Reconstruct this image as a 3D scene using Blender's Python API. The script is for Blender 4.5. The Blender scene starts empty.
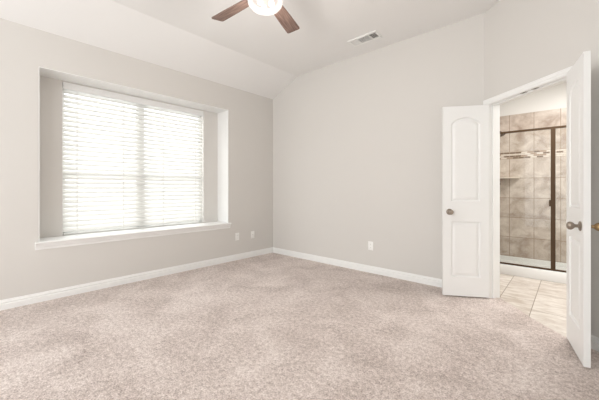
import bpy, bmesh, math, random
from mathutils import Vector, Matrix
S = bpy.context.scene
COL = S.collection
# ------------------------------------------------------------ camera, world, light
YAW = math.radians(42.1)
CAM = Vector((4.054, -3.76, 1.16))
cd = bpy.data.cameras.new('camera'); cd.sensor_width = 36; cd.lens = 36 * 302 / 599
cd.shift_y = -(200 - 188.7) / 599; cd.clip_start = 0.02
cam = bpy.data.objects.new('camera', cd); COL.objects.link(cam)
cam.location = CAM; cam.rotation_euler = (math.pi / 2, 0, YAW); S.camera = cam

S.view_settings.view_transform = 'Standard'; S.view_settings.look = 'None'
S.view_settings.gamma = 1; S.view_settings.use_curve_mapping = False
S.view_settings.exposure = 0.88

w = bpy.data.worlds.new('sky'); S.world = w; w.use_nodes = True
bg = w.node_tree.nodes['Background']
bg.inputs[0].default_value = (0.99, 1.0, 1.0, 1); bg.inputs[1].default_value = 1.45

def area_lamp(name, loc, rot, sx, sy, power, color):
    l = bpy.data.lights.new(name, 'AREA'); l.shape = 'RECTANGLE'; l.size = sx; l.size_y = sy
    l.energy = power; l.color = color
    o = bpy.data.objects.new(name, l); COL.objects.link(o); o.location = loc; o.rotation_euler = rot
    return o
area_lamp('bathroom_fill', (4.3, 0.75, 2.68), (0, 0, 0), 0.9, 0.5, 27, (1.0, 0.985, 0.965))  # unseen area light added under the ceiling to brighten the bathroom
area_lamp('window_daylight', (-0.75, -2.11, 1.55), (0, -math.pi / 2, 0), 2.4, 2.4, 14, (0.97, 0.99, 1.0))

# ------------------------------------------------------------ helpers
def cw(lat, dep, z=0):       # metres right of / ahead of the photographer's spot -> room coordinates
    return Vector((CAM.x + lat * math.cos(YAW) - dep * math.sin(YAW), CAM.y + lat * math.sin(YAW) + dep * math.cos(YAW), z))
CX, HD = 3.345, Vector((0.7612, -0.6485, 0))     # start and direction of the angled doorway wall
HN = Vector((0.6485, 0.7612, 0))                 # its normal, towards the bathroom
HANG = math.atan2(HD.y, HD.x)
def hw(s, d, z=0): return Vector((CX, 0, 0)) + HD * s + HN * d + Vector((0, 0, z))

def add_box(bm, x0, x1, y0, y1, z0, z1, bev=0, mat=None):
    r = bmesh.ops.create_cube(bm, size=1)
    vs = r['verts']
    for v in vs:
        v.co = Vector(((x0 + x1) / 2 + v.co.x * (x1 - x0), (y0 + y1) / 2 + v.co.y * (y1 - y0), (z0 + z1) / 2 + v.co.z * (z1 - z0)))
    if bev:
        es = list({e for v in vs for e in v.link_edges})
        n = bmesh.ops.bevel(bm, geom=es, offset=bev, segments=2, affect='EDGES', profile=0.5)
        vs = list({v for v in vs if v.is_valid} | set(n['verts']))
    if mat is not None:
        for v in vs: v.co = mat @ v.co
    return vs
def add_lathe(bm, prof, n=28, mat=None):          # prof = [(radius, height)] about the z axis
    rings = []
    for r, h in prof:
        if r < 1e-5: rings.append([bm.verts.new((0, 0, h))])
        else: rings.append([bm.verts.new((r * math.cos(2 * math.pi * k / n), r * math.sin(2 * math.pi * k / n), h)) for k in range(n)])
    for a, b in zip(rings, rings[1:]):
        if len(a) == 1 and len(b) == 1: continue
        for k in range(n):
            k2 = (k + 1) % n
            if len(a) == 1: bm.faces.new((a[0], b[k2], b[k]))
            elif len(b) == 1: bm.faces.new((a[k], a[k2], b[0]))
            else: bm.faces.new((a[k], a[k2], b[k2], b[k]))
    vs = [v for r in rings for v in r]
    if mat is not None:
        for v in vs: v.co = mat @ v.co
    return vs
def add_sweep(bm, prof, a, b, out, up=Vector((0, 0, 1)), ext_a=0, ext_b=0):
    # extrude profile [(outward, upward)] from a to b; ext = mitre slope at the ends (metres along per metre outward)
    a, b = Vector(a), Vector(b); d = (b - a).normalized(); out = Vector(out).normalized()
    ra = [bm.verts.new(a + out * p + up * q - d * ext_a * p) for p, q in prof]
    rb = [bm.verts.new(b + out * p + up * q + d * ext_b * p) for p, q in prof]
    n = len(prof)
    for k in range(n): bm.faces.new((ra[k], ra[(k + 1) % n], rb[(k + 1) % n], rb[k]))
    bm.faces.new(ra[::-1]); bm.faces.new(rb)
def add_tube(bm, pts, r, n=10):
    pts = [Vector(p) for p in pts]; rings = []
    for i, p in enumerate(pts):
        d = (pts[min(i + 1, len(pts) - 1)] - pts[max(i - 1, 0)]).normalized()
        u = d.orthogonal().normalized() if i == 0 else (rings_u - d * rings_u.dot(d)).normalized()
        rings_u = u; v = d.cross(u)
        rr = r[i] if isinstance(r, (list, tuple)) else r
        rings.append([bm.verts.new(p + (u * math.cos(2 * math.pi * k / n) + v * math.sin(2 * math.pi * k / n)) * rr) for k in range(n)])
    for a, b in zip(rings, rings[1:]):
        for k in range(n): bm.faces.new((a[k], a[(k + 1) % n], b[(k + 1) % n], b[k]))
    bm.faces.new(rings[0][::-1]); bm.faces.new(rings[-1])
def obj(name, bm, mat, parent=None, smooth=False):
    bmesh.ops.recalc_face_normals(bm, faces=bm.faces[:])
    me = bpy.data.meshes.new(name); bm.to_mesh(me); bm.free()
    if smooth:
        for p in me.polygons: p.use_smooth = True
        try: me.set_sharp_from_angle(angle=math.radians(38))
        except Exception: pass
    me.materials.append(mat)
    o = bpy.data.objects.new(name, me); COL.objects.link(o)
    if parent: o.parent = parent
    return o
def struct(name, bm, mat, smooth=False):
    o = obj(name, bm, mat, None, smooth); o['kind'] = 'structure'; return o
def thing(name, label, cat, loc=(0, 0, 0), rz=0, group=None, kind=None):
    o = bpy.data.objects.new(name, None); COL.objects.link(o); o.location = loc; o.rotation_euler = (0, 0, rz)
    o.empty_display_size = 0.1
    if label: o['label'] = label
    if cat: o['category'] = cat
    if group: o['group'] = group
    if kind: o['kind'] = kind
    return o

# ------------------------------------------------------------ materials
def mat(name, color, rough=0.6, metal=0.0, spec=0.5):
    m = bpy.data.materials.new(name); m.use_nodes = True
    p = m.node_tree.nodes['Principled BSDF']
    p.inputs['Base Color'].default_value = (*color, 1); p.inputs['Roughness'].default_value = rough
    p.inputs['Metallic'].default_value = metal; p.inputs['Specular IOR Level'].default_value = spec
    return m
def N(m, t, **kw):
    n = m.node_tree.nodes.new(t)
    for k, v in kw.items():
        if hasattr(n, k): setattr(n, k, v)
        else: n.inputs[k.replace('_', ' ')].default_value = v
    return n
def L(m, a, b): m.node_tree.links.new(a, b)
def P(m): return m.node_tree.nodes['Principled BSDF']
def ramp(m, src, stops):
    r = N(m, 'ShaderNodeValToRGB'); e = r.color_ramp.elements
    while len(e) < len(stops): e.new(0.5)
    for i, (p, c) in enumerate(stops): e[i].position = p; e[i].color = (*c, 1)
    L(m, src, r.inputs[0]); return r
def texture_paint(name, color, rough, scale=220, strength=0.08):
    m = mat(name, color, rough, spec=0.3)
    tc = N(m, 'ShaderNodeTexCoord'); n = N(m, 'ShaderNodeTexNoise'); n.inputs['Scale'].default_value = scale
    b = N(m, 'ShaderNodeBump'); b.inputs['Strength'].default_value = strength; b.inputs['Distance'].default_value = 0.002
    L(m, tc.outputs['Object'], n.inputs['Vector']); L(m, n.outputs['Fac'], b.inputs['Height']); L(m, b.outputs['Normal'], P(m).inputs['Normal'])
    return m
M_wall = texture_paint('greige_wall_paint', (0.695, 0.672, 0.640), 0.75)
M_ceil = texture_paint('ceiling_paint', (0.86, 0.853, 0.84), 0.85)
M_bath = texture_paint('bathroom_paint', (0.78, 0.765, 0.735), 0.8)
M_trim = mat('white_trim_enamel', (0.89, 0.89, 0.875), 0.35)
M_door = mat('white_door_enamel', (0.88, 0.88, 0.868), 0.38)
M_vinyl = mat('white_vinyl', (0.84, 0.84, 0.83), 0.4)
M_plate = mat('white_plastic', (0.94, 0.935, 0.91), 0.35)
M_dark = mat('dark_slot', (0.12, 0.11, 0.10), 0.6)
M_bronze = mat('oil_rubbed_bronze', (0.06, 0.031, 0.011), 0.55, 0.3)
M_knob = mat('aged_pewter_bronze', (0.33, 0.28, 0.235), 0.36, 0.85)
M_knob_warm_lit = mat('warm_lit_knob_bronze', (0.42, 0.28, 0.14), 0.38, 0.8)  # knob bronze with warm light put into its colour, for one outer knob
M_nickel = mat('brushed_steel', (0.5, 0.47, 0.44), 0.4, 0.9)
M_vent = mat('vent_enamel', (0.93, 0.93, 0.91), 0.4)
M_ventin = mat('vent_duct_grey', (0.25, 0.24, 0.23), 0.8)
M_acryl = mat('white_acrylic', (0.85, 0.845, 0.83), 0.25)
M_cord = mat('blind_cord', (0.86, 0.85, 0.82), 0.7)

def carpet_mat():
    m = mat('beige_pink_carpet', (0.6, 0.5, 0.46), 0.95, spec=0.1)
    tc = N(m, 'ShaderNodeTexCoord')
    n1 = N(m, 'ShaderNodeTexNoise'); n1.inputs['Scale'].default_value = 105; n1.inputs['Detail'].default_value = 3; n1.inputs['Roughness'].default_value = 0.7
    n2 = N(m, 'ShaderNodeTexNoise'); n2.inputs['Scale'].default_value = 34; n2.inputs['Detail'].default_value = 4; n2.inputs['Roughness'].default_value = 0.65
    n3 = N(m, 'ShaderNodeTexNoise'); n3.inputs['Scale'].default_value = 3.0; n3.inputs['Detail'].default_value = 3; n3.inputs['Distortion'].default_value = 0.6
    for n in (n1, n2, n3): L(m, tc.outputs['Object'], n.inputs['Vector'])
    a = N(m, 'ShaderNodeMath', operation='MULTIPLY_ADD'); a.inputs[1].default_value = 0.95; L(m, n1.outputs['Fac'], a.inputs[0])
    b = N(m, 'ShaderNodeMath', operation='MULTIPLY_ADD'); b.inputs[1].default_value = 0.65; L(m, n2.outputs['Fac'], b.inputs[0])
    c = N(m, 'ShaderNodeMath', operation='MULTIPLY_ADD'); c.inputs[1].default_value = 0.34; c.inputs[2].default_value = -0.47
    L(m, n3.outputs['Fac'], c.inputs[0]); L(m, c.outputs[0], b.inputs[2]); L(m, b.outputs[0], a.inputs[2])
    r = ramp(m, a.outputs[0], [(0.27, (0.30, 0.225, 0.19)), (0.5, (0.66, 0.555, 0.505)), (0.70, (0.94, 0.85, 0.80))])
    L(m, r.outputs[0], P(m).inputs['Base Color'])
    bp = N(m, 'ShaderNodeBump'); bp.inputs['Strength'].default_value = 0.9; bp.inputs['Distance'].default_value = 0.012
    L(m, a.outputs[0], bp.inputs['Height']); L(m, bp.outputs['Normal'], P(m).inputs['Normal'])
    P(m).inputs['Sheen Weight'].default_value = 0.25; P(m).inputs['Sheen Roughness'].default_value = 0.6
    return m
M_carpet = carpet_mat()

def tile_mat(name, axes, off, bw, bh, stag, c1, c2, c3, grout, mort=0.004, nscale=5, stretch=(1, 1, 1), rough=0.35, spec=.4):
    m = mat(name, c1, rough, spec=spec)
    tc = N(m, 'ShaderNodeTexCoord'); sp = N(m, 'ShaderNodeSeparateXYZ'); cb = N(m, 'ShaderNodeCombineXYZ')
    L(m, tc.outputs['Object'], sp.inputs[0])
    for i, ax in enumerate(axes):
        ad = N(m, 'ShaderNodeMath', operation='SUBTRACT'); ad.inputs[1].default_value = off[i]
        L(m, sp.outputs[ax], ad.inputs[0]); L(m, ad.outputs[0], cb.inputs[i])
    br = N(m, 'ShaderNodeTexBrick'); br.offset = stag; br.inputs['Scale'].default_value = 1
    br.inputs['Brick Width'].default_value = bw; br.inputs['Row Height'].default_value = bh
    br.inputs['Mortar Size'].default_value = mort; br.inputs['Mortar Smooth'].default_value = 0.2
    br.inputs['Color1'].default_value = (0.35, 0.35, 0.35, 1); br.inputs['Color2'].default_value = (0.65, 0.65, 0.65, 1); br.inputs['Mortar'].default_value = (0.5, 0.5, 0.5, 1)
    L(m, cb.outputs[0], br.inputs['Vector'])
    mp = N(m, 'ShaderNodeMapping'); mp.inputs['Scale'].default_value = stretch; L(m, tc.outputs['Object'], mp.inputs[0])
    n = N(m, 'ShaderNodeTexNoise'); n.inputs['Scale'].default_value = nscale; n.inputs['Detail'].default_value = 6; n.inputs['Roughness'].default_value = 0.62; n.inputs['Distortion'].default_value = 0.5
    L(m, mp.outputs[0], n.inputs['Vector'])
    sb = N(m, 'ShaderNodeSeparateColor'); L(m, br.outputs['Color'], sb.inputs[0])
    a = N(m, 'ShaderNodeMath', operation='MULTIPLY_ADD'); a.inputs[1].default_value = 0.35; L(m, sb.outputs[0], a.inputs[0])
    s2 = N(m, 'ShaderNodeMath', operation='SUBTRACT'); s2.inputs[1].default_value = 0.175; L(m, n.outputs['Fac'], s2.inputs[0]); L(m, s2.outputs[0], a.inputs[2])
    r = ramp(m, a.outputs[0], [(0.3, c3), (0.5, c1), (0.7, c2)])
    mx = N(m, 'ShaderNodeMix', data_type='RGBA'); L(m, br.outputs['Fac'], mx.inputs['Factor'])
    L(m, r.outputs[0], mx.inputs[6]); mx.inputs[7].default_value = (*grout, 1)
    L(m, mx.outputs[2], P(m).inputs['Base Color'])
    bp = N(m, 'ShaderNodeBump'); bp.inputs['Strength'].default_value = 0.4; bp.inputs['Distance'].default_value = 0.002; bp.invert = True
    L(m, br.outputs['Fac'], bp.inputs['Height']); L(m, bp.outputs['Normal'], P(m).inputs['Normal'])
    return m
TC = ((0.55, 0.47, 0.405), (0.72, 0.65, 0.58), (0.35, 0.27, 0.215), (0.30, 0.22, 0.16))
M_tile_xz = tile_mat('travertine_wall_tile', ('X', 'Z'), (3.32, 0.407 - 0.305 * 2), 0.305, 0.305, 0.0, *TC)
M_tile_top = tile_mat('travertine_wall_tile_upper', ('X', 'Z'), (3.32, 1.73), 0.305, 0.305, 0.0, *TC)
M_tile_yz = tile_mat('travertine_side_tile', ('Y', 'Z'), (1.98, 0.407 - 0.305 * 2), 0.305, 0.305, 0.0, *TC)
M_floor_t = tile_mat('cream_floor_tile', ('Y', 'X'), (1.09, 3.475), 0.60, 0.2855, 0.5, (0.64, 0.58, 0.52), (0.80, 0.755, 0.70), (0.48, 0.405, 0.34), (0.30, 0.24, 0.19), mort=0.004, nscale=6, stretch=(1.0, 2.6, 1), rough=0.4)
M_mosaic = tile_mat('brown_cream_mosaic', ('X', 'Z'), (3.32, 1.627), 0.075, 0.0257, 0.5, (0.62, 0.52, 0.42), (0.82, 0.74, 0.65), (0.10, 0.055, 0.03), (0.50, 0.41, 0.33), mort=0.003, nscale=26, stretch=(1, 1, 2.4))

def mosaic_strips(m):
    nt = m.node_tree; br = [n for n in nt.nodes if n.type == 'TEX_BRICK'][0]; mx = [n for n in nt.nodes if n.type == 'MIX'][0]
    br.inputs['Color1'].default_value = (0, 0, 0, 1); br.inputs['Color2'].default_value = (1, 1, 1, 1); br.inputs['Bias'].default_value = 0.0
    rr = ramp(m, br.outputs['Color'], [(0.0, (0.16, 0.10, 0.06)), (0.26, (0.36, 0.26, 0.19)), (0.38, (0.68, 0.61, 0.54))])
    rr.color_ramp.interpolation = 'CONSTANT'; L(m, rr.outputs[0], mx.inputs[6])
mosaic_strips(M_mosaic)
def wood_mat():
    m = mat('weathered_walnut', (0.3, 0.2, 0.15), 0.5)
    tc = N(m, 'ShaderNodeTexCoord'); mp = N(m, 'ShaderNodeMapping'); mp.inputs['Scale'].default_value = (3, 38, 3)
    n = N(m, 'ShaderNodeTexNoise'); n.inputs['Scale'].default_value = 2.2; n.inputs['Detail'].default_value = 6; n.inputs['Distortion'].default_value = 0.4
    L(m, tc.outputs['Object'], mp.inputs[0]); L(m, mp.outputs[0], n.inputs['Vector'])
    r = ramp(m, n.outputs['Fac'], [(0.3, (0.085, 0.050, 0.038)), (0.52, (0.165, 0.105, 0.083)), (0.72, (0.27, 0.185, 0.155))])
    L(m, r.outputs[0], P(m).inputs['Base Color']); return m
M_wood = wood_mat()
def glass_mat(name, tint, gl=0.06):
    m = bpy.data.materials.new(name); m.use_nodes = True; nt = m.node_tree; nt.nodes.clear()
    o = nt.nodes.new('ShaderNodeOutputMaterial'); mx = nt.nodes.new('ShaderNodeMixShader'); mx.inputs[0].default_value = gl
    t = nt.nodes.new('ShaderNodeBsdfTransparent'); t.inputs[0].default_value = (*tint, 1)
    g = nt.nodes.new('ShaderNodeBsdfGlossy'); g.inputs['Roughness'].default_value = 0.02
    nt.links.new(t.outputs[0], mx.inputs[1]); nt.links.new(g.outputs[0], mx.inputs[2]); nt.links.new(mx.outputs[0], o.inputs[0]); return m
M_glass = glass_mat('window_glass', (0.96, 0.97, 0.97), 0.05)
M_shglass = glass_mat('shower_glass', (0.95, 0.955, 0.945), 0.03)
def slat_mat():
    m = bpy.data.materials.new('translucent_white_slat'); m.use_nodes = True; nt = m.node_tree
    p = nt.nodes['Principled BSDF']; p.inputs['Base Color'].default_value = (0.87, 0.865, 0.845, 1); p.inputs['Roughness'].default_value = 0.5
    t = nt.nodes.new('ShaderNodeBsdfTranslucent'); t.inputs[0].default_value = (0.9, 0.89, 0.86, 1)
    mx = nt.nodes.new('ShaderNodeMixShader'); mx.inputs[0].default_value = 0.34
    nt.links.new(p.outputs[0], mx.inputs[1]); nt.links.new(t.outputs[0], mx.inputs[2]); nt.links.new(mx.outputs[0], nt.nodes['Material Output'].inputs[0]); return m
M_slat = slat_mat()
def glow_mat(name, color, strength, trans=0.0):
    m = bpy.data.materials.new(name); m.use_nodes = True; nt = m.node_tree; nt.nodes.clear()
    o = nt.nodes.new('ShaderNodeOutputMaterial'); e = nt.nodes.new('ShaderNodeEmission')
    e.inputs[0].default_value = (*color, 1); e.inputs[1].default_value = strength
    if trans:
        mx = nt.nodes.new('ShaderNodeMixShader'); mx.inputs[0].default_value = trans; t = nt.nodes.new('ShaderNodeBsdfTransparent')
        nt.links.new(e.outputs[0], mx.inputs[1]); nt.links.new(t.outputs[0], mx.inputs[2]); nt.links.new(mx.outputs[0], o.inputs[0])
    else: nt.links.new(e.outputs[0], o.inputs[0])
    return m
M_bulb = glow_mat('lit_bulb', (1.0, 0.86, 0.72), 9)
M_bowl = glow_mat('lit_glass_bowl', (1.0, 0.90, 0.83), 0.74, 0.36)

# ------------------------------------------------------------ room shell
CEIL, WTOP, CREASE = 3.06, 2.79, 0.60
YR = -5.5            # the room runs on behind the photographer and stays open there
XR = 4.76
# niche and window opening, in (y, z) on the left wall
NY0, NY1, NZ0, NZ1, ND = -3.256, -0.957, 0.575, 2.412, 0.30
WY0, WY1, WZ0, WZ1 = -3.01, -1.215, 0.615, 2.392

# carpet
E0 = hw(0.0, 0.138); E1 = hw(0.95, -0.036)
bm = bmesh.new()
pts = [Vector((0, YR, 0)), Vector((XR, YR, 0)), hw(1.9, 0), hw(0.95, 0), E1, hw(0.56, 0.012), hw(0.36, 0.07), hw(0.06, 0.128), hw(0.055, 0), Vector((CX, 0, 0)), Vector((0, 0, 0))]
lo = [bm.verts.new((p.x, p.y, -0.02)) for p in pts]; hi = [bm.verts.new((p.x, p.y, 0)) for p in pts]
bm.faces.new(hi); bm.faces.new(lo[::-1])
for k in range(len(pts)): bm.faces.new((lo[k], lo[(k + 1) % len(pts)], hi[(k + 1) % len(pts)], hi[k]))
struct('floor', bm, M_carpet)
# bathroom tile floor (under the threshold up to the carpet edge)
bm = bmesh.new()
pts = [hw(-0.12, 0.05), hw(-0.02, -0.05), hw(1.03, -0.05), hw(1.9, 0.02), Vector((5.6, -0.6, 0)), Vector((5.6, 2.1, 0)), Vector((3.08, 2.1, 0)), Vector((3.08, 0.13, 0))]
lo = [bm.verts.new((p.x, p.y, -0.03)) for p in pts]; hi = [bm.verts.new((p.x, p.y, -0.006)) for p in pts]
bm.faces.new(hi); bm.faces.new(lo[::-1])
for k in range(len(pts)): bm.faces.new((lo[k], lo[(k + 1) % len(pts)], hi[(k + 1) % len(pts)], hi[k]))
struct('floor_bathroom', bm, M_floor_t)

# left wall with a window niche
bm = bmesh.new(); T = 0.44; B = -T
add_box(bm, B, 0, YR, NY0, -0.03, WTOP + 0.02)
add_box(bm, B, 0, NY1, 0.13, -0.03, WTOP + 0.02)
add_box(bm, B, 0, NY0, NY1, -0.03, NZ0)
add_box(bm, B, 0, NY0, NY1, NZ1, WTOP + 0.02)
add_box(bm, B, -ND, NY0, WY0, NZ0, NZ1); add_box(bm, B, -ND, WY1, NY1, NZ0, NZ1)
add_box(bm, B, -ND, WY0, WY1, WZ1, NZ1); add_box(bm, B, -ND, WY0, WY1, NZ0, WZ0)
struct('wall_left', bm, M_wall)
# back wall, its top following the sloped ceiling
bm = bmesh.new()
prof = [(-0.3, -0.03), (CX, -0.03), (CX, CEIL + 0.02), (CREASE, CEIL + 0.02), (-0.3, WTOP - 0.11)]
top = [(0.0, -0.03), (CX, -0.03), (CX, CEIL + 0.02), (CREASE, CEIL + 0.02), (0.0, WTOP + 0.02)]
a = [bm.verts.new((x, 0, z)) for x, z in top]
bk = [(0.0, -0.03), (CX - 0.13 * 0.3, -0.03), (CX - 0.13 * 0.3, CEIL + 0.02), (CREASE, CEIL + 0.02), (0.0, WTOP + 0.02)]
b = [bm.verts.new((x, 0.13, z)) for x, z in top]
bm.faces.new(a); bm.faces.new(b[::-1])
for k in range(5): bm.faces.new((a[k], a[(k + 1) % 5], b[(k + 1) % 5], b[k]))
struct('wall_back', bm, M_wall)
# angled wall with the double doorway (opening s 0.055..0.945, head at 2.05)
S0, S1, HZ, WT = 0.068, 0.945, 2.052, 0.125
HM = Matrix.Translation((CX, 0, 0)) @ Matrix.Rotation(HANG, 4, 'Z')    # local x along the wall, local y into the bathroom
bm = bmesh.new()
add_box(bm, 0.0, 0.035, 0, WT, -0.03, CEIL + 0.02, mat=HM)
add_box(bm, S1 + 0.018, 1.95, 0, WT, -0.03, CEIL + 0.02, mat=HM)
add_box(bm, 0.035, S1 + 0.018, 0, WT, HZ + 0.018, CEIL + 0.02, mat=HM)
struct('wall_doorway', bm, M_wall)
# right wall beside the photographer
p = hw(1.9, 0); bm = bmesh.new(); add_box(bm, p.x, p.x + 0.12, YR, p.y, -0.03, CEIL + 0.02); struct('wall_right', bm, M_wall)
# ceiling: sloped strip over the window wall, then flat
bm = bmesh.new()
sec = [(-0.02, WTOP - 0.009), (CREASE, CEIL), (XR + 0.1, CEIL), (XR + 0.1, CEIL + 0.12), (CREASE - 0.05, CEIL + 0.12), (-0.02, WTOP + 0.11)]
a = [bm.verts.new((x, YR, z)) for x, z in sec]; b = [bm.verts.new((x, 0.14, z)) for x, z in sec]
bm.faces.new(a); bm.faces.new(b[::-1])
for k in range(6): bm.faces.new((a[k], a[(k + 1) % 6], b[(k + 1) % 6], b[k]))
struct('ceiling', bm, M_ceil)

# baseboards
BP = [(0, 0), (0.017, 0), (0.017, 0.052), (0.011, 0.056), (0.010, 0.062), (0.014, 0.066), (0.014, 0.074), (0.007, 0.082), (0.006, 0.090), (0.004, 0.095), (0, 0.095)]
bm = bmesh.new(); add_sweep(bm, BP, (0, YR, 0), (0, 0, 0), (1, 0, 0), ext_b=-1); struct('baseboard_left', bm, M_trim)
bm = bmesh.new(); add_sweep(bm, BP, (0, 0, 0), (CX, 0, 0), (0, -1, 0), ext_a=-1, ext_b=-0.35); struct('baseboard_back', bm, M_trim)
bm = bmesh.new(); add_sweep(bm, BP, hw(1.008, 0), hw(1.9, 0), -HN); struct('baseboard_doorway', bm, M_trim)
p = hw(1.9, 0); bm = bmesh.new(); add_sweep(bm, BP, (p.x, YR, 0), (p.x, p.y, 0), (-1, 0, 0)); struct('baseboard_right', bm, M_trim)

# ------------------------------------------------------------ window
win = thing('window_1', 'white vinyl twin window behind the blind', None, (0, 0, 0), kind='structure')
fx0, fx1 = -0.425, -0.375
bm = bmesh.new()
for (ya, yb, za, zb) in ((WY0, WY0 + 0.018, WZ0, WZ1), (WY1 - 0.018, WY1, WZ0, WZ1), (WY0, WY1, WZ0, WZ0 + 0.018), (WY0, WY1, WZ1 - 0.03, WZ1)):
    add_box(bm, fx0, fx1, ya, yb, za, zb, 0.003)
obj('window_frame', bm, M_vinyl, win)
ym = -2.13
bm = bmesh.new(); add_box(bm, fx0 - 0.01, fx1 + 0.004, ym - 0.035, ym + 0.035, WZ0 + 0.017, WZ1 - 0.028, 0.003); obj('mullion', bm, M_vinyl, win)
for ya, yb in ((WY0 + 0.018, ym - 0.035), (ym + 0.035, WY1 - 0.018)):
    za, zm, zb = WZ0 + 0.018, 1.315, WZ1 - 0.03
    bm = bmesh.new()
    for (z0, z1, x) in ((za, zm + 0.02, fx0 + 0.022), (zm - 0.02, zb, fx0 + 0.002)):
        for (a0, a1, b0, b1) in ((ya, ya + 0.02, z0, z1), (yb - 0.02, yb, z0, z1), (ya, yb, z0, z0 + 0.026), (ya, yb, z1 - 0.035, z1)):
            add_box(bm, x, x + 0.022, a0, a1, b0, b1, 0.002)
    s = obj('sash', bm, M_vinyl, win)
    bm = bmesh.new(); add_box(bm, fx0 + 0.031, fx0 + 0.035, ya + 0.02, yb - 0.02, za + 0.02, zm); add_box(bm, fx0 + 0.011, fx0 + 0.015, ya + 0.02, yb - 0.02, zm, zb - 0.02)
    obj('glass_pane', bm, M_glass, s)

# window stool (sill) and apron moulding
bm = bmesh.new()
add_box(bm, -ND, 0.0, NY0, NY1, NZ0, 0.618)
SP = [(0, 0.578), (0, 0.618), (0.034, 0.618), (0.040, 0.614), (0.042, 0.606), (0.038, 0.598), (0.028, 0.594), (0.026, 0.584), (0.020, 0.566), (0.012, 0.556), (0.010, 0.545), (0.010, 0.535), (0, 0.535)]
add_sweep(bm, SP, (0, NY0 - 0.028, 0), (0, NY1 + 0.028, 0), (1, 0, 0))
struct('trim_window_sill', bm, M_trim)

# white boards lining the niche
bm = bmesh.new()
add_box(bm, -ND, 0.0, NY0, NY1, NZ1 - 0.006, NZ1 + 0.001)
add_box(bm, -ND, 0.0, NY0 - 0.001, NY0 + 0.006, 0.618, NZ1 - 0.006); add_box(bm, -ND, 0.0, NY1 - 0.006, NY1 + 0.001, 0.618, NZ1 - 0.006)
struct('trim_window_niche', bm, M_trim)

# blind
bl = thing('window_blind', 'wide white faux-wood blind, lowered and half open, over the window', 'blind', (-0.335, (WY0 + WY1) / 2, WZ1), 0)
W2 = (WY1 - WY0) / 2 - 0.006; HB = WZ1 - WZ0
bm = bmesh.new()
add_box(bm, -0.025, 0.022, -W2, W2, -0.045, -0.002)
vp = [(0.024, -0.078), (0.032, -0.074), (0.036, -0.060), (0.036, -0.020), (0.040, -0.012), (0.040, -0.002), (0.024, -0.002)]
add_sweep(bm, vp, (0, -W2, 0), (0, W2, 0), (1, 0, 0))
obj('valance', bm, M_vinyl, bl)
bm = bmesh.new(); ns = 30; pitch = (HB - 0.078 - 0.03) / ns; TILT = math.radians(-50)
for i in range(ns):
    z = -0.085 - pitch * (i + 0.25)
    sec = []
    for k in range(5):
        u = (k / 4 - 0.5) * 0.0635; arch = 0.0022 * (1 - (2 * k / 4 - 1) ** 2)
        sec.append((u, arch))
    ring = [(u, h + 0.0014) for u, h in sec] + [(u, h - 0.0014) for u, h in reversed(sec)]
    ca, sa = math.cos(TILT), math.sin(TILT)
    ring = [(u * ca - h * sa, u * sa + h * ca + z) for u, h in ring]
    a = [bm.verts.new((x, -W2 + 0.004, zz)) for x, zz in ring]; b = [bm.verts.new((x, W2 - 0.004, zz)) for x, zz in ring]
    for k in range(10): bm.faces.new((a[k], a[(k + 1) % 10], b[(k + 1) % 10], b[k]))
    bm.faces.new(a[::-1]); bm.faces.new(b)
obj('slats', bm, M_slat, bl)
bm = bmesh.new(); add_box(bm, -0.028, 0.028, -W2 + 0.004, W2 - 0.004, -HB + 0.006, -HB + 0.024, 0.004); obj('bottom_rail', bm, M_slat, bl)
for fy in (-0.85, -0.29, 0.29, 0.85):
    bm = bmesh.new()
    for x in (-0.031, 0.031): add_box(bm, x - 0.0012, x + 0.0012, fy * W2 - 0.0035, fy * W2 + 0.0035, -HB + 0.02, -0.04)
    obj('ladder_cord', bm, M_cord, bl)
bm = bmesh.new(); add_tube(bm, [(0.046, W2 - 0.05, -0.07), (0.048, W2 - 0.052, -0.4), (0.047, W2 - 0.05, -0.72)], 0.0022, 6)
lc = obj('lift_cord', bm, M_cord, bl, True)
bm = bmesh.new(); add_lathe(bm, [(0, 0), (0.006, -0.004), (0.009, -0.03), (0.008, -0.04), (0, -0.042)], 12, Matrix.Translation((0.047, W2 - 0.05, -0.72))); obj('cord_tassel', bm, M_plate, lc, True)
bm = bmesh.new(); add_tube(bm, [(0.041, W2 - 0.062, -0.085), (0.048, W2 - 0.062, -0.10), (0.050, W2 - 0.062, -0.118), (0.044, W2 - 0.062, -0.128)], 0.004, 8)
obj('tilt_hook', bm, M_nickel, bl, True)

# ------------------------------------------------------------ doorway trim: jambs, stops, casing
bm = bmesh.new()
add_box(bm, 0.035, S0, -0.002, WT + 0.002, -0.01, HZ + 0.018, mat=HM)
add_box(bm, S1, S1 + 0.018, -0.002, WT + 0.002, -0.01, HZ + 0.018, mat=HM)
add_box(bm, S0, S1, -0.002, WT + 0.002, HZ, HZ + 0.018, mat=HM)
st0, st1 = 0.040, 0.075       # door stop strip
add_box(bm, S0, S0 + 0.011, st0, st1, -0.01, HZ, 0.002, mat=HM); add_box(bm, S1 - 0.011, S1, st0, st1, -0.01, HZ, 0.002, mat=HM)
add_box(bm, S0, S1, st0, st1, HZ - 0.011, HZ, 0.002, mat=HM)
struct('trim_door_jamb', bm, M_trim)
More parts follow.
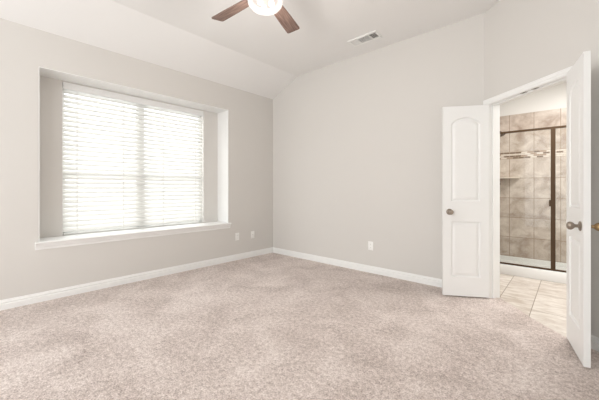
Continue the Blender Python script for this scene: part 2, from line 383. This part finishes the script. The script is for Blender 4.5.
# casing profile: (outward from wall, across) with across 0 = opening side
def casing(bm, side):
    CP = [(0, 0), (0.008, 0), (0.010, 0.006), (0.011, 0.018), (0.015, 0.024), (0.016, 0.044), (0.018, 0.048), (0.017, 0.056), (0, 0.057)]
    def ring(fn): return [bm.verts.new(fn(p, q)) for p, q in CP]
    r = 0.004; d0 = 0 if side < 0 else WT
    def pt(s, p, z): return hw(s, d0 + side * p, z)
    rings = [ring(lambda p, q: pt(S0 - r - q, p, -0.004)), ring(lambda p, q: pt(S0 - r - q, p, HZ + r + q * 0.9)),
             ring(lambda p, q: pt(S1 + r + q, p, HZ + r + q * 0.9)), ring(lambda p, q: pt(S1 + r + q, p, -0.004))]
    n = len(CP)
    for a, b in zip(rings, rings[1:]):
        for k in range(n): bm.faces.new((a[k], a[(k + 1) % n], b[(k + 1) % n], b[k]))
    bm.faces.new(rings[0]); bm.faces.new(rings[-1][::-1])
bm = bmesh.new(); casing(bm, -1); casing(bm, 1); struct('trim_door_casing', bm, M_trim)
# two catch plates under the door head
for k, s in enumerate((0.472, 0.588)):
    t = thing('catch_plate', ('left' if k == 0 else 'right') + ' of two small metal catch plates under the bathroom door head', 'door catch', hw(s, 0.024, HZ), HANG, 'catch plates under the door head')
    bm = bmesh.new(); add_box(bm, -0.030, 0.030, -0.013, 0.013, -0.003, 0.0, 0.001); obj('plate', bm, M_nickel, t)
    bm = bmesh.new(); add_lathe(bm, [(0.009, -0.002), (0.009, -0.004), (0.005, -0.005), (0, -0.005)], 14); obj('socket', bm, M_dark, t, True)

# ------------------------------------------------------------ double door leaves
LW, LH, LT = 0.453, 2.032, 0.035
def panel_ring(x0, x1, z0, zs, zp, d, n=13):
    # outline of a panel inset by d: square foot, arched head (zs = shoulder, zp = crown)
    xa, xb, za = x0 + d, x1 - d, z0 + d
    out = [(xa, za), (xb, za)]
    if zp - zs < 1e-6:
        for k in range(n): out.append((xb + (xa - xb) * k / (n - 1), zs - d))
        return out
    h, c = zp - zs, (xb - xa) / 2
    c0 = (x1 - x0) / 2; R = (c0 * c0 + h * h) / (2 * h) - d; zc = zp - d - R
    for k in range(n):
        x = xb + (xa - xb) * k / (n - 1); dx = x - (xa + xb) / 2
        out.append((x, zc + math.sqrt(max(R * R - dx * dx, 0))))
    return out
PANELS = [(0.080, LW - 0.080, 0.20, 0.80, 0.80), (0.080, LW - 0.080, 1.01, 1.842, 1.915)]
MOULD = [(0, 0), (0.004, -0.001), (0.009, -0.009), (0.014, -0.012), (0.022, -0.012), (0.034, -0.0060), (0.044, -0.0030), (0.048, -0.0025)]
def leaf_mesh(name, mirror=False):
    bm = bmesh.new()
    for face in (0, 1):
        y0 = 0 if face == 0 else -LT; sg = 1 if face == 0 else -1      # face 0 looks to +y
        edges = []
        o = [bm.verts.new((x, y0, z)) for x, z in ((0, 0), (LW, 0), (LW, LH), (0, LH))]
        edges += [bm.edges.new((o[k], o[(k + 1) % 4])) for k in range(4)]
        for (x0, x1, z0, zs, zp) in PANELS:
            prev = None
            for d, dep in MOULD:
                r = [bm.verts.new((x, y0 + sg * dep, z)) for x, z in panel_ring(x0, x1, z0, zs, zp, d)]
                n = len(r)
                if prev is None: edges += [bm.edges.new((r[k], r[(k + 1) % n])) for k in range(n)]
                else:
                    for k in range(n): bm.faces.new((prev[k], prev[(k + 1) % n], r[(k + 1) % n], r[k]))
                prev = r
            bm.faces.new(prev)
        bmesh.ops.triangle_fill(bm, use_beauty=True, use_dissolve=False, edges=edges)
        if face == 0: of = o
        else:
            for k in range(4): bm.faces.new((of[k], of[(k + 1) % 4], o[(k + 1) % 4], o[k]))
    return bm
KP = [(0, 0.0), (0.030, 0.0), (0.0325, 0.002), (0.0325, 0.005), (0.029, 0.008), (0.022, 0.0105), (0.012, 0.012), (0.0105, 0.016), (0.0105, 0.026), (0.013, 0.031), (0.021, 0.038), (0.0265, 0.047), (0.0275, 0.056), (0.024, 0.065), (0.016, 0.071), (0.008, 0.0735), (0, 0.074)]
ROSE, BALL = KP[:8], [(0, 0.012)] + KP[7:]
def leaf(label, pos, ang, flip):
    # local x runs from the hinge to the free edge; local +y is the face seen in the photo when flip = +1
    t = thing('door_leaf', label, 'door', pos, ang, 'pair of white bathroom door leaves')
    M = Matrix.Scale(flip, 4, (0, 1, 0))
    bm = leaf_mesh('panel')
    bmesh.ops.transform(bm, matrix=M, verts=bm.verts[:]); obj('door_panel', bm, M_door, t)
    for f in (1, -1):
        y = 0.0 if f > 0 else -LT
        Rm = M @ Matrix.Translation((LW - 0.064, y, 0.900)) @ Matrix.Rotation(-math.pi / 2 * f, 4, 'X')
        bm = bmesh.new(); add_lathe(bm, BALL, 26, Rm); k = obj('door_knob', bm, M_knob_warm_lit if (f < 0 and flip < 0) else M_knob, t, True)
        bm = bmesh.new(); add_lathe(bm, ROSE + [(0, 0.016)], 26, Rm); obj('rose', bm, M_knob, k, True)
    for z in (0.2, 1.02, 1.83):
        bm = bmesh.new()
        add_lathe(bm, [(0, -0.045), (0.006, -0.045), (0.006, 0.045), (0, 0.045)], 12, Matrix.Translation((-0.004, -LT - 0.003, z)))
        add_box(bm, -0.0015, 0.0, -LT, -0.004, z - 0.044, z + 0.044)
        bmesh.ops.transform(bm, matrix=M, verts=bm.verts[:]); obj('hinge', bm, M_knob, t, True)
    return t
# left leaf: visible face from hinge (2.003, 3.182) to free edge (1.552, 3.266)
a, b = cw(1.996, 3.180), cw(1.553, 3.264); d = b - a
leaf('left white two-panel door leaf folded back along the rear wall', (a.x, a.y, 0.012), math.atan2(d.y, d.x), 1)
b = cw(1.833, 1.949); a = cw(1.833 + 0.515 * LW, 1.949 + 0.857 * LW); d = b - a
leaf('right white door leaf swung toward the camera, seen almost edge-on', (a.x, a.y, 0.012), math.atan2(d.y, d.x), -1)

# ------------------------------------------------------------ bathroom
SXL, SY, CY, BX1 = 3.10, 1.98, 1.162, 5.5
bm = bmesh.new()
add_box(bm, 3.0, SXL, 0.13, SY + 0.1, -0.03, 2.75); struct('wall_bathroom_left', bm, M_bath)
bm = bmesh.new(); add_box(bm, SXL, BX1, SY + 0.012, SY + 0.12, -0.03, 2.75); struct('wall_bathroom_back', bm, M_bath)
bm = bmesh.new(); add_box(bm, BX1, BX1 + 0.1, -1.4, SY + 0.12, -0.03, 2.75); struct('wall_bathroom_right', bm, M_bath)
bm = bmesh.new(); 
pts = [hw(-0.16, 0.126), hw(1.95, 0.126), Vector((BX1, -1.4, 0)), Vector((BX1, SY + 0.12, 0)), Vector((3.0, SY + 0.12, 0)), Vector((3.0, 0.13, 0))]
lo = [bm.verts.new((p.x, p.y, 2.75)) for p in pts]; hi = [bm.verts.new((p.x, p.y, 2.85)) for p in pts]
bm.faces.new(hi); bm.faces.new(lo[::-1])
for k in range(6): bm.faces.new((lo[k], lo[(k + 1) % 6], hi[(k + 1) % 6], hi[k]))
struct('ceiling_bathroom', bm, M_bath)
def sq(pts3, z0, z1, name, m):
    bm = bmesh.new(); n = len(pts3)
    lo = [bm.verts.new((p[0], p[1], z0)) for p in pts3]; hi = [bm.verts.new((p[0], p[1], z1)) for p in pts3]
    bm.faces.new(hi); bm.faces.new(lo[::-1])
    for k in range(n): bm.faces.new((lo[k], lo[(k + 1) % n], hi[(k + 1) % n], hi[k]))
    return struct(name, bm, m)
bm = bmesh.new(); add_box(bm, SXL, BX1, SY, SY + 0.012, 0.10, 1.627); struct('trim_shower_tile', bm, M_tile_xz)
bm = bmesh.new(); add_box(bm, SXL, BX1, SY, SY + 0.012, 1.730, 2.315); struct('trim_shower_tile_upper', bm, M_tile_top)
bm = bmesh.new(); add_box(bm, SXL, BX1, SY - 0.001, SY + 0.012, 1.627, 1.730); struct('trim_shower_mosaic', bm, M_mosaic)
bm = bmesh.new(); add_box(bm, SXL, SXL + 0.012, CY + 0.02, SY, 0.10, 2.315); struct('trim_shower_side_tile', bm, M_tile_yz)
# shower pan with curb
pan = thing('shower_pan', 'white acrylic shower pan with raised front curb on the tiled floor', 'shower pan', (SXL + 0.013, CY, -0.006))
bm = bmesh.new(); PW = BX1 - SXL - 0.02
add_box(bm, 0, PW, 0.0, 0.085, 0, 0.132, 0.008)
obj('curb', bm, M_acryl, pan, True)
bm = bmesh.new()
add_box(bm, 0, PW, 0.08, SY - CY - 0.001, 0, 0.045)
add_box(bm, 0, PW, SY - CY - 0.03, SY - CY - 0.001, 0.04, 0.108, 0.004); add_box(bm, 0, 0.025, 0.08, SY - CY - 0.001, 0.04, 0.108, 0.004)
obj('basin', bm, M_acryl, pan)
# enclosure
GY = 0.045
en = thing('shower_enclosure', 'bronze-framed clear glass shower enclosure with hinged door', 'shower door', (0, CY + GY, 0.127))
ht = 1.942 - 0.127
bm = bmesh.new(); add_box(bm, SXL + 0.014, BX1 - 0.01, -0.014, 0.014, ht - 0.026, ht, 0.003); obj('header_rail', bm, M_bronze, en)
bm = bmesh.new(); add_box(bm, SXL + 0.014, BX1 - 0.01, -0.016, 0.016, 0, 0.02, 0.003); obj('bottom_track', bm, M_bronze, en)
bm = bmesh.new(); add_box(bm, 3.851, 3.897, -0.014, 0.014, 0.018, ht - 0.022, 0.003); obj('post', bm, M_bronze, en)
bm = bmesh.new(); add_box(bm, SXL + 0.014, SXL + 0.04, -0.012, 0.012, 0.018, ht - 0.022, 0.003); obj('wall_jamb', bm, M_bronze, en)
bm = bmesh.new(); add_box(bm, 4.6, 4.63, -0.012, 0.012, 0.018, ht - 0.022, 0.003); obj('post', bm, M_bronze, en)
bm = bmesh.new(); add_box(bm, SXL + 0.04, 3.853, -0.003, 0.003, 0.024, ht - 0.03)
gd = obj('glass_door', bm, M_shglass, en)
bm = bmesh.new(); add_box(bm, 3.834, 3.853, -0.022, -0.003, 0.81, 0.892, 0.003); obj('handle', bm, M_bronze, gd)
bm = bmesh.new(); add_box(bm, 3.895, 4.6, -0.003, 0.003, 0.018, ht - 0.024); obj('fixed_glass', bm, M_shglass, en)
# corner shelf
bm = bmesh.new(); n = 10
pp = [(0, 0)] + [(0.335 * math.cos(math.pi / 2 * k / n) ** 0.9 if k < n else 0, -0.25 * math.sin(math.pi / 2 * k / n)) for k in range(n + 1)]
lo = [bm.verts.new((x, y, -0.008)) for x, y in pp]; hi = [bm.verts.new((x, y, 0.004)) for x, y in pp]
bm.faces.new(hi); bm.faces.new(lo[::-1])
for k in range(len(pp)): bm.faces.new((lo[k], lo[(k + 1) % len(pp)], hi[(k + 1) % len(pp)], hi[k]))
sh = obj('corner_shelf', bm, mat('cream_shelf', (0.70, 0.62, 0.54), 0.4)); sh.location = (SXL + 0.0125, SY - 0.001, 1.328)
sh['label'] = 'small white corner shelf on the shower tile behind the glass'; sh['category'] = 'shelf'
# shower head on an arm from the side wall and a valve below
hd = thing('wall_mounted_shower', 'bronze shower head on a bent arm by the top rail', 'shower head', (SXL + 0.012, 1.60, 2.04))
bm = bmesh.new(); add_lathe(bm, [(0, 0), (0.03, 0), (0.028, 0.006), (0.012, 0.009), (0, 0.009)], 20, Matrix.Rotation(math.pi / 2, 4, 'Y')); obj('flange', bm, M_bronze, hd, True)
bm = bmesh.new(); add_tube(bm, [(0.004, 0, 0), (0.06, 0, 0.004), (0.10, 0, -0.002), (0.135, 0, -0.025), (0.15, 0, -0.04)], 0.009); obj('arm', bm, M_bronze, hd, True)
bm = bmesh.new(); add_lathe(bm, [(0, 0.01), (0.012, 0.008), (0.014, -0.01), (0.022, -0.022), (0.04, -0.04), (0.044, -0.05), (0.04, -0.055), (0, -0.056)], 22, Matrix.Translation((0.15, 0, -0.038)) @ Matrix.Rotation(math.radians(-35), 4, 'Y')); obj('spray_head', bm, M_bronze, hd, True)
vl = thing('shower_valve', 'small bronze shower valve handle beneath the corner shelf', 'valve', (SXL + 0.012, 1.62, 1.21))
bm = bmesh.new(); add_lathe(bm, [(0, 0), (0.07, 0), (0.068, 0.006), (0.03, 0.012), (0.018, 0.02), (0.018, 0.05), (0, 0.052)], 24, Matrix.Rotation(math.pi / 2, 4, 'Y')); obj('escutcheon', bm, M_bronze, vl, True)
bm = bmesh.new(); add_tube(bm, [(0.045, 0, 0), (0.075, -0.03, 0.01), (0.12, -0.06, 0.018), (0.155, -0.085, 0.02)], [0.009, 0.008, 0.009, 0.007]); obj('lever', bm, M_bronze, vl, True)

# ------------------------------------------------------------ ceiling fan with light
fc = cw(-0.262, 2.306)
fan = thing('ceiling_fan', 'ceiling fan with weathered brown blades and a lit glass bowl', 'ceiling fan', (fc.x, fc.y, CEIL))
D = 2.66 - CEIL
bm = bmesh.new(); add_lathe(bm, [(0, 0), (0.065, 0), (0.066, -0.01), (0.058, -0.04), (0.03, -0.065), (0.014, -0.07), (0, -0.07)], 28); obj('canopy', bm, M_bronze, fan, True)
bm = bmesh.new(); add_lathe(bm, [(0.0125, -0.06), (0.0125, D + 0.14)], 16); obj('downrod', bm, M_bronze, fan, True)
bm = bmesh.new(); add_lathe(bm, [(0, D + 0.15), (0.03, D + 0.15), (0.045, D + 0.13), (0.085, D + 0.115), (0.12, D + 0.085), (0.128, D + 0.05), (0.125, D + 0.02), (0.10, D + 0.005), (0.07, D - 0.005), (0.07, D - 0.03), (0.085, D - 0.045), (0.085, D - 0.06), (0, D - 0.06)], 36)
obj('motor_housing', bm, M_bronze, fan, True)
for k in range(5):
    ang = math.radians(141.5 + 42.1 - 71.8 * k)
    Z = Matrix.Rotation(ang, 4, 'Z') @ Matrix.Translation((0, 0, D)) @ Matrix.Rotation(math.radians(-12), 4, 'X')
    # blade outline, slightly flaring to a square tip with small corner radii
    half = [(0.135, 0.040), (0.15, 0.047), (0.20, 0.052), (0.40, 0.060), (0.585, 0.0645), (0.598, 0.060), (0.603, 0.050)]
    out = half + [(x, -y) for x, y in reversed(half)]
    bm = bmesh.new()
    lo = [bm.verts.new((x, y, -0.004)) for x, y in out]; hi = [bm.verts.new((x, y, 0.004)) for x, y in out]
    bm.faces.new(hi); bm.faces.new(lo[::-1])
    for i in range(len(out)): bm.faces.new((lo[i], lo[(i + 1) % len(out)], hi[(i + 1) % len(out)], hi[i]))
    bo = obj('blade', bm, M_wood, fan); bo.matrix_local = Z
    bm = bmesh.new()
    add_box(bm, 0.09, 0.20, -0.014, 0.014, 0.005, 0.011, 0.002); add_box(bm, 0.165, 0.215, -0.032, 0.032, 0.0045, 0.009, 0.002)
    for (x, y) in ((0.185, 0.02), (0.185, -0.02), (0.205, 0)): add_lathe(bm, [(0.004, -0.0055), (0.004, -0.004), (0, -0.004)], 8, Matrix.Translation((x, y, 0)))
    bi = obj('blade_iron', bm, M_bronze, fan, True); bi.matrix_local = Z
# light kit: fitter, glass bowl, bulbs
bm = bmesh.new(); add_lathe(bm, [(0, D - 0.055), (0.09, D - 0.055), (0.095, D - 0.065), (0.06, D - 0.075), (0, D - 0.075)], 28); obj('light_fitter', bm, M_bronze, fan, True)
zt = D - 0.030
bm = bmesh.new(); add_lathe(bm, [(0.098, zt), (0.122, zt - 0.012), (0.134, zt - 0.035), (0.129, zt - 0.062), (0.108, zt - 0.088), (0.07, zt - 0.104), (0.03, zt - 0.111), (0, zt - 0.112),], 40)
bowl = obj('glass_bowl', bm, M_bowl, fan, True)
for k in range(3):
    an = 2 * math.pi * k / 3 + 0.5; x, y = 0.05 * math.cos(an), 0.05 * math.sin(an)
    bm = bmesh.new(); add_lathe(bm, [(0, 0), (0.016, 0), (0.017, -0.02), (0, -0.02)], 14, Matrix.Translation((x, y, zt - 0.012))); so = obj('socket', bm, M_bronze, fan, True)
    bm = bmesh.new(); add_lathe(bm, [(0, 0), (0.010, -0.002), (0.016, -0.015), (0.021, -0.03), (0.018, -0.045), (0.008, -0.053), (0, -0.054)], 16, Matrix.Translation((x, y, zt - 0.032))); obj('bulb', bm, M_bulb, so, True)

lp = bpy.data.lights.new('fan_bulb_light', 'POINT'); lp.energy = 11; lp.color = (1.0, 0.95, 0.9); lp.shadow_soft_size = 0.09
lo_ = bpy.data.objects.new('fan_bulb_light', lp); COL.objects.link(lo_); lo_.location = (fc.x, fc.y, CEIL + zt - 0.20)
# ------------------------------------------------------------ air vent on the ceiling
vt = thing('ceiling_vent', 'white rectangular ceiling air vent with three louvred sections', 'air vent', (2.103, -0.369, CEIL))
VX, VY = 0.195, 0.086
bm = bmesh.new()
for (x0, x1, y0, y1) in ((-VX - 0.006, VX + 0.006, -VY - 0.006, -VY + 0.024), (-VX - 0.006, VX + 0.006, VY - 0.024, VY + 0.006), (-VX, -VX + 0.024, -VY, VY), (VX - 0.024, VX, -VY, VY), (-0.088, -0.074, -VY, VY), (0.074, 0.088, -VY, VY)):
    add_box(bm, x0, x1, y0, y1, -0.010, 0, 0.0015)
obj('grille_frame', bm, M_vent, vt)
bm = bmesh.new(); add_box(bm, -VX + 0.01, VX - 0.01, -VY + 0.01, VY - 0.01, -0.0015, -0.0003); obj('duct_backing', bm, M_ventin, vt)
def louvres(x0, x1, axis, tilt):
    bm = bmesh.new(); y0, y1 = -VY + 0.022, VY - 0.022
    if axis == 'x':
        n = 9
        for i in range(n):
            y = y0 + (y1 - y0) * (i + 0.5) / n
            add_box(bm, x0, x1, -0.006, 0.006, -0.0006, 0.0006, mat=Matrix.Translation((0, y, -0.006)) @ Matrix.Rotation(tilt, 4, 'X'))
    else:
        n = max(3, int((x1 - x0) / 0.012))
        for i in range(n):
            x = x0 + (x1 - x0) * (i + 0.5) / n
            add_box(bm, -0.006, 0.006, y0, y1, -0.0006, 0.0006, mat=Matrix.Translation((x, 0, -0.006)) @ Matrix.Rotation(tilt, 4, 'Y'))
    obj('louvres', bm, M_vent, vt)
louvres(-VX + 0.024, -0.088, 'y', math.radians(-40)); louvres(-0.074, 0.074, 'x', math.radians(55)); louvres(0.088, VX - 0.024, 'y', math.radians(52))

# ------------------------------------------------------------ wall plates
def plate(label, loc, rz, kind):
    t = thing('wall_outlet' if kind == 'duplex' else 'cable_outlet', label, 'outlet', loc, rz)   # local -y looks into the room
    bm = bmesh.new(); add_box(bm, -0.0375, 0.0375, -0.006, 0, -0.06, 0.06, 0.0025); obj('cover_plate', bm, M_plate, t, True)
    if kind == 'duplex':
        for z in (-0.02, 0.02):
            bm = bmesh.new(); add_box(bm, -0.017, 0.017, -0.0085, -0.005, z - 0.0145, z + 0.0145, 0.004); r = obj('receptacle', bm, M_plate, t, True)
            bm = bmesh.new()
            add_box(bm, -0.0075, -0.0052, -0.0088, -0.006, z - 0.002, z + 0.007); add_box(bm, 0.0052, 0.0075, -0.0088, -0.006, z - 0.002, z + 0.007)
            add_box(bm, -0.0022, 0.0022, -0.0088, -0.006, z - 0.0105, z - 0.006); obj('slots', bm, M_dark, r)
    else:
        bm = bmesh.new(); add_lathe(bm, [(0, 0.005), (0.007, 0.005), (0.007, 0.008), (0.0045, 0.009), (0.0045, 0.014), (0, 0.014)], 14, Matrix.Rotation(math.pi / 2, 4, 'X')); obj('cable_jack', bm, M_nickel, t, True)
    for z in ((0,) if kind == 'duplex' else (-0.042, 0.042)):
        bm = bmesh.new(); add_lathe(bm, [(0, 0.005), (0.003, 0.005), (0.003, 0.007), (0, 0.0075)], 10, Matrix.Translation((0, 0, z)) @ Matrix.Rotation(math.pi / 2, 4, 'X'))
        obj('screw', bm, M_plate, t, True)
plate('white outlet on the window wall, nearer the window', (0, -0.79, 0.380), math.pi / 2, 'duplex')
plate('white outlet plate on the window wall, nearer the room corner', (0, -0.469, 0.374), math.pi / 2, 'cable')
plate('white outlet on the rear wall right of the room corner', (1.984, 0, 0.370), 0, 'duplex')
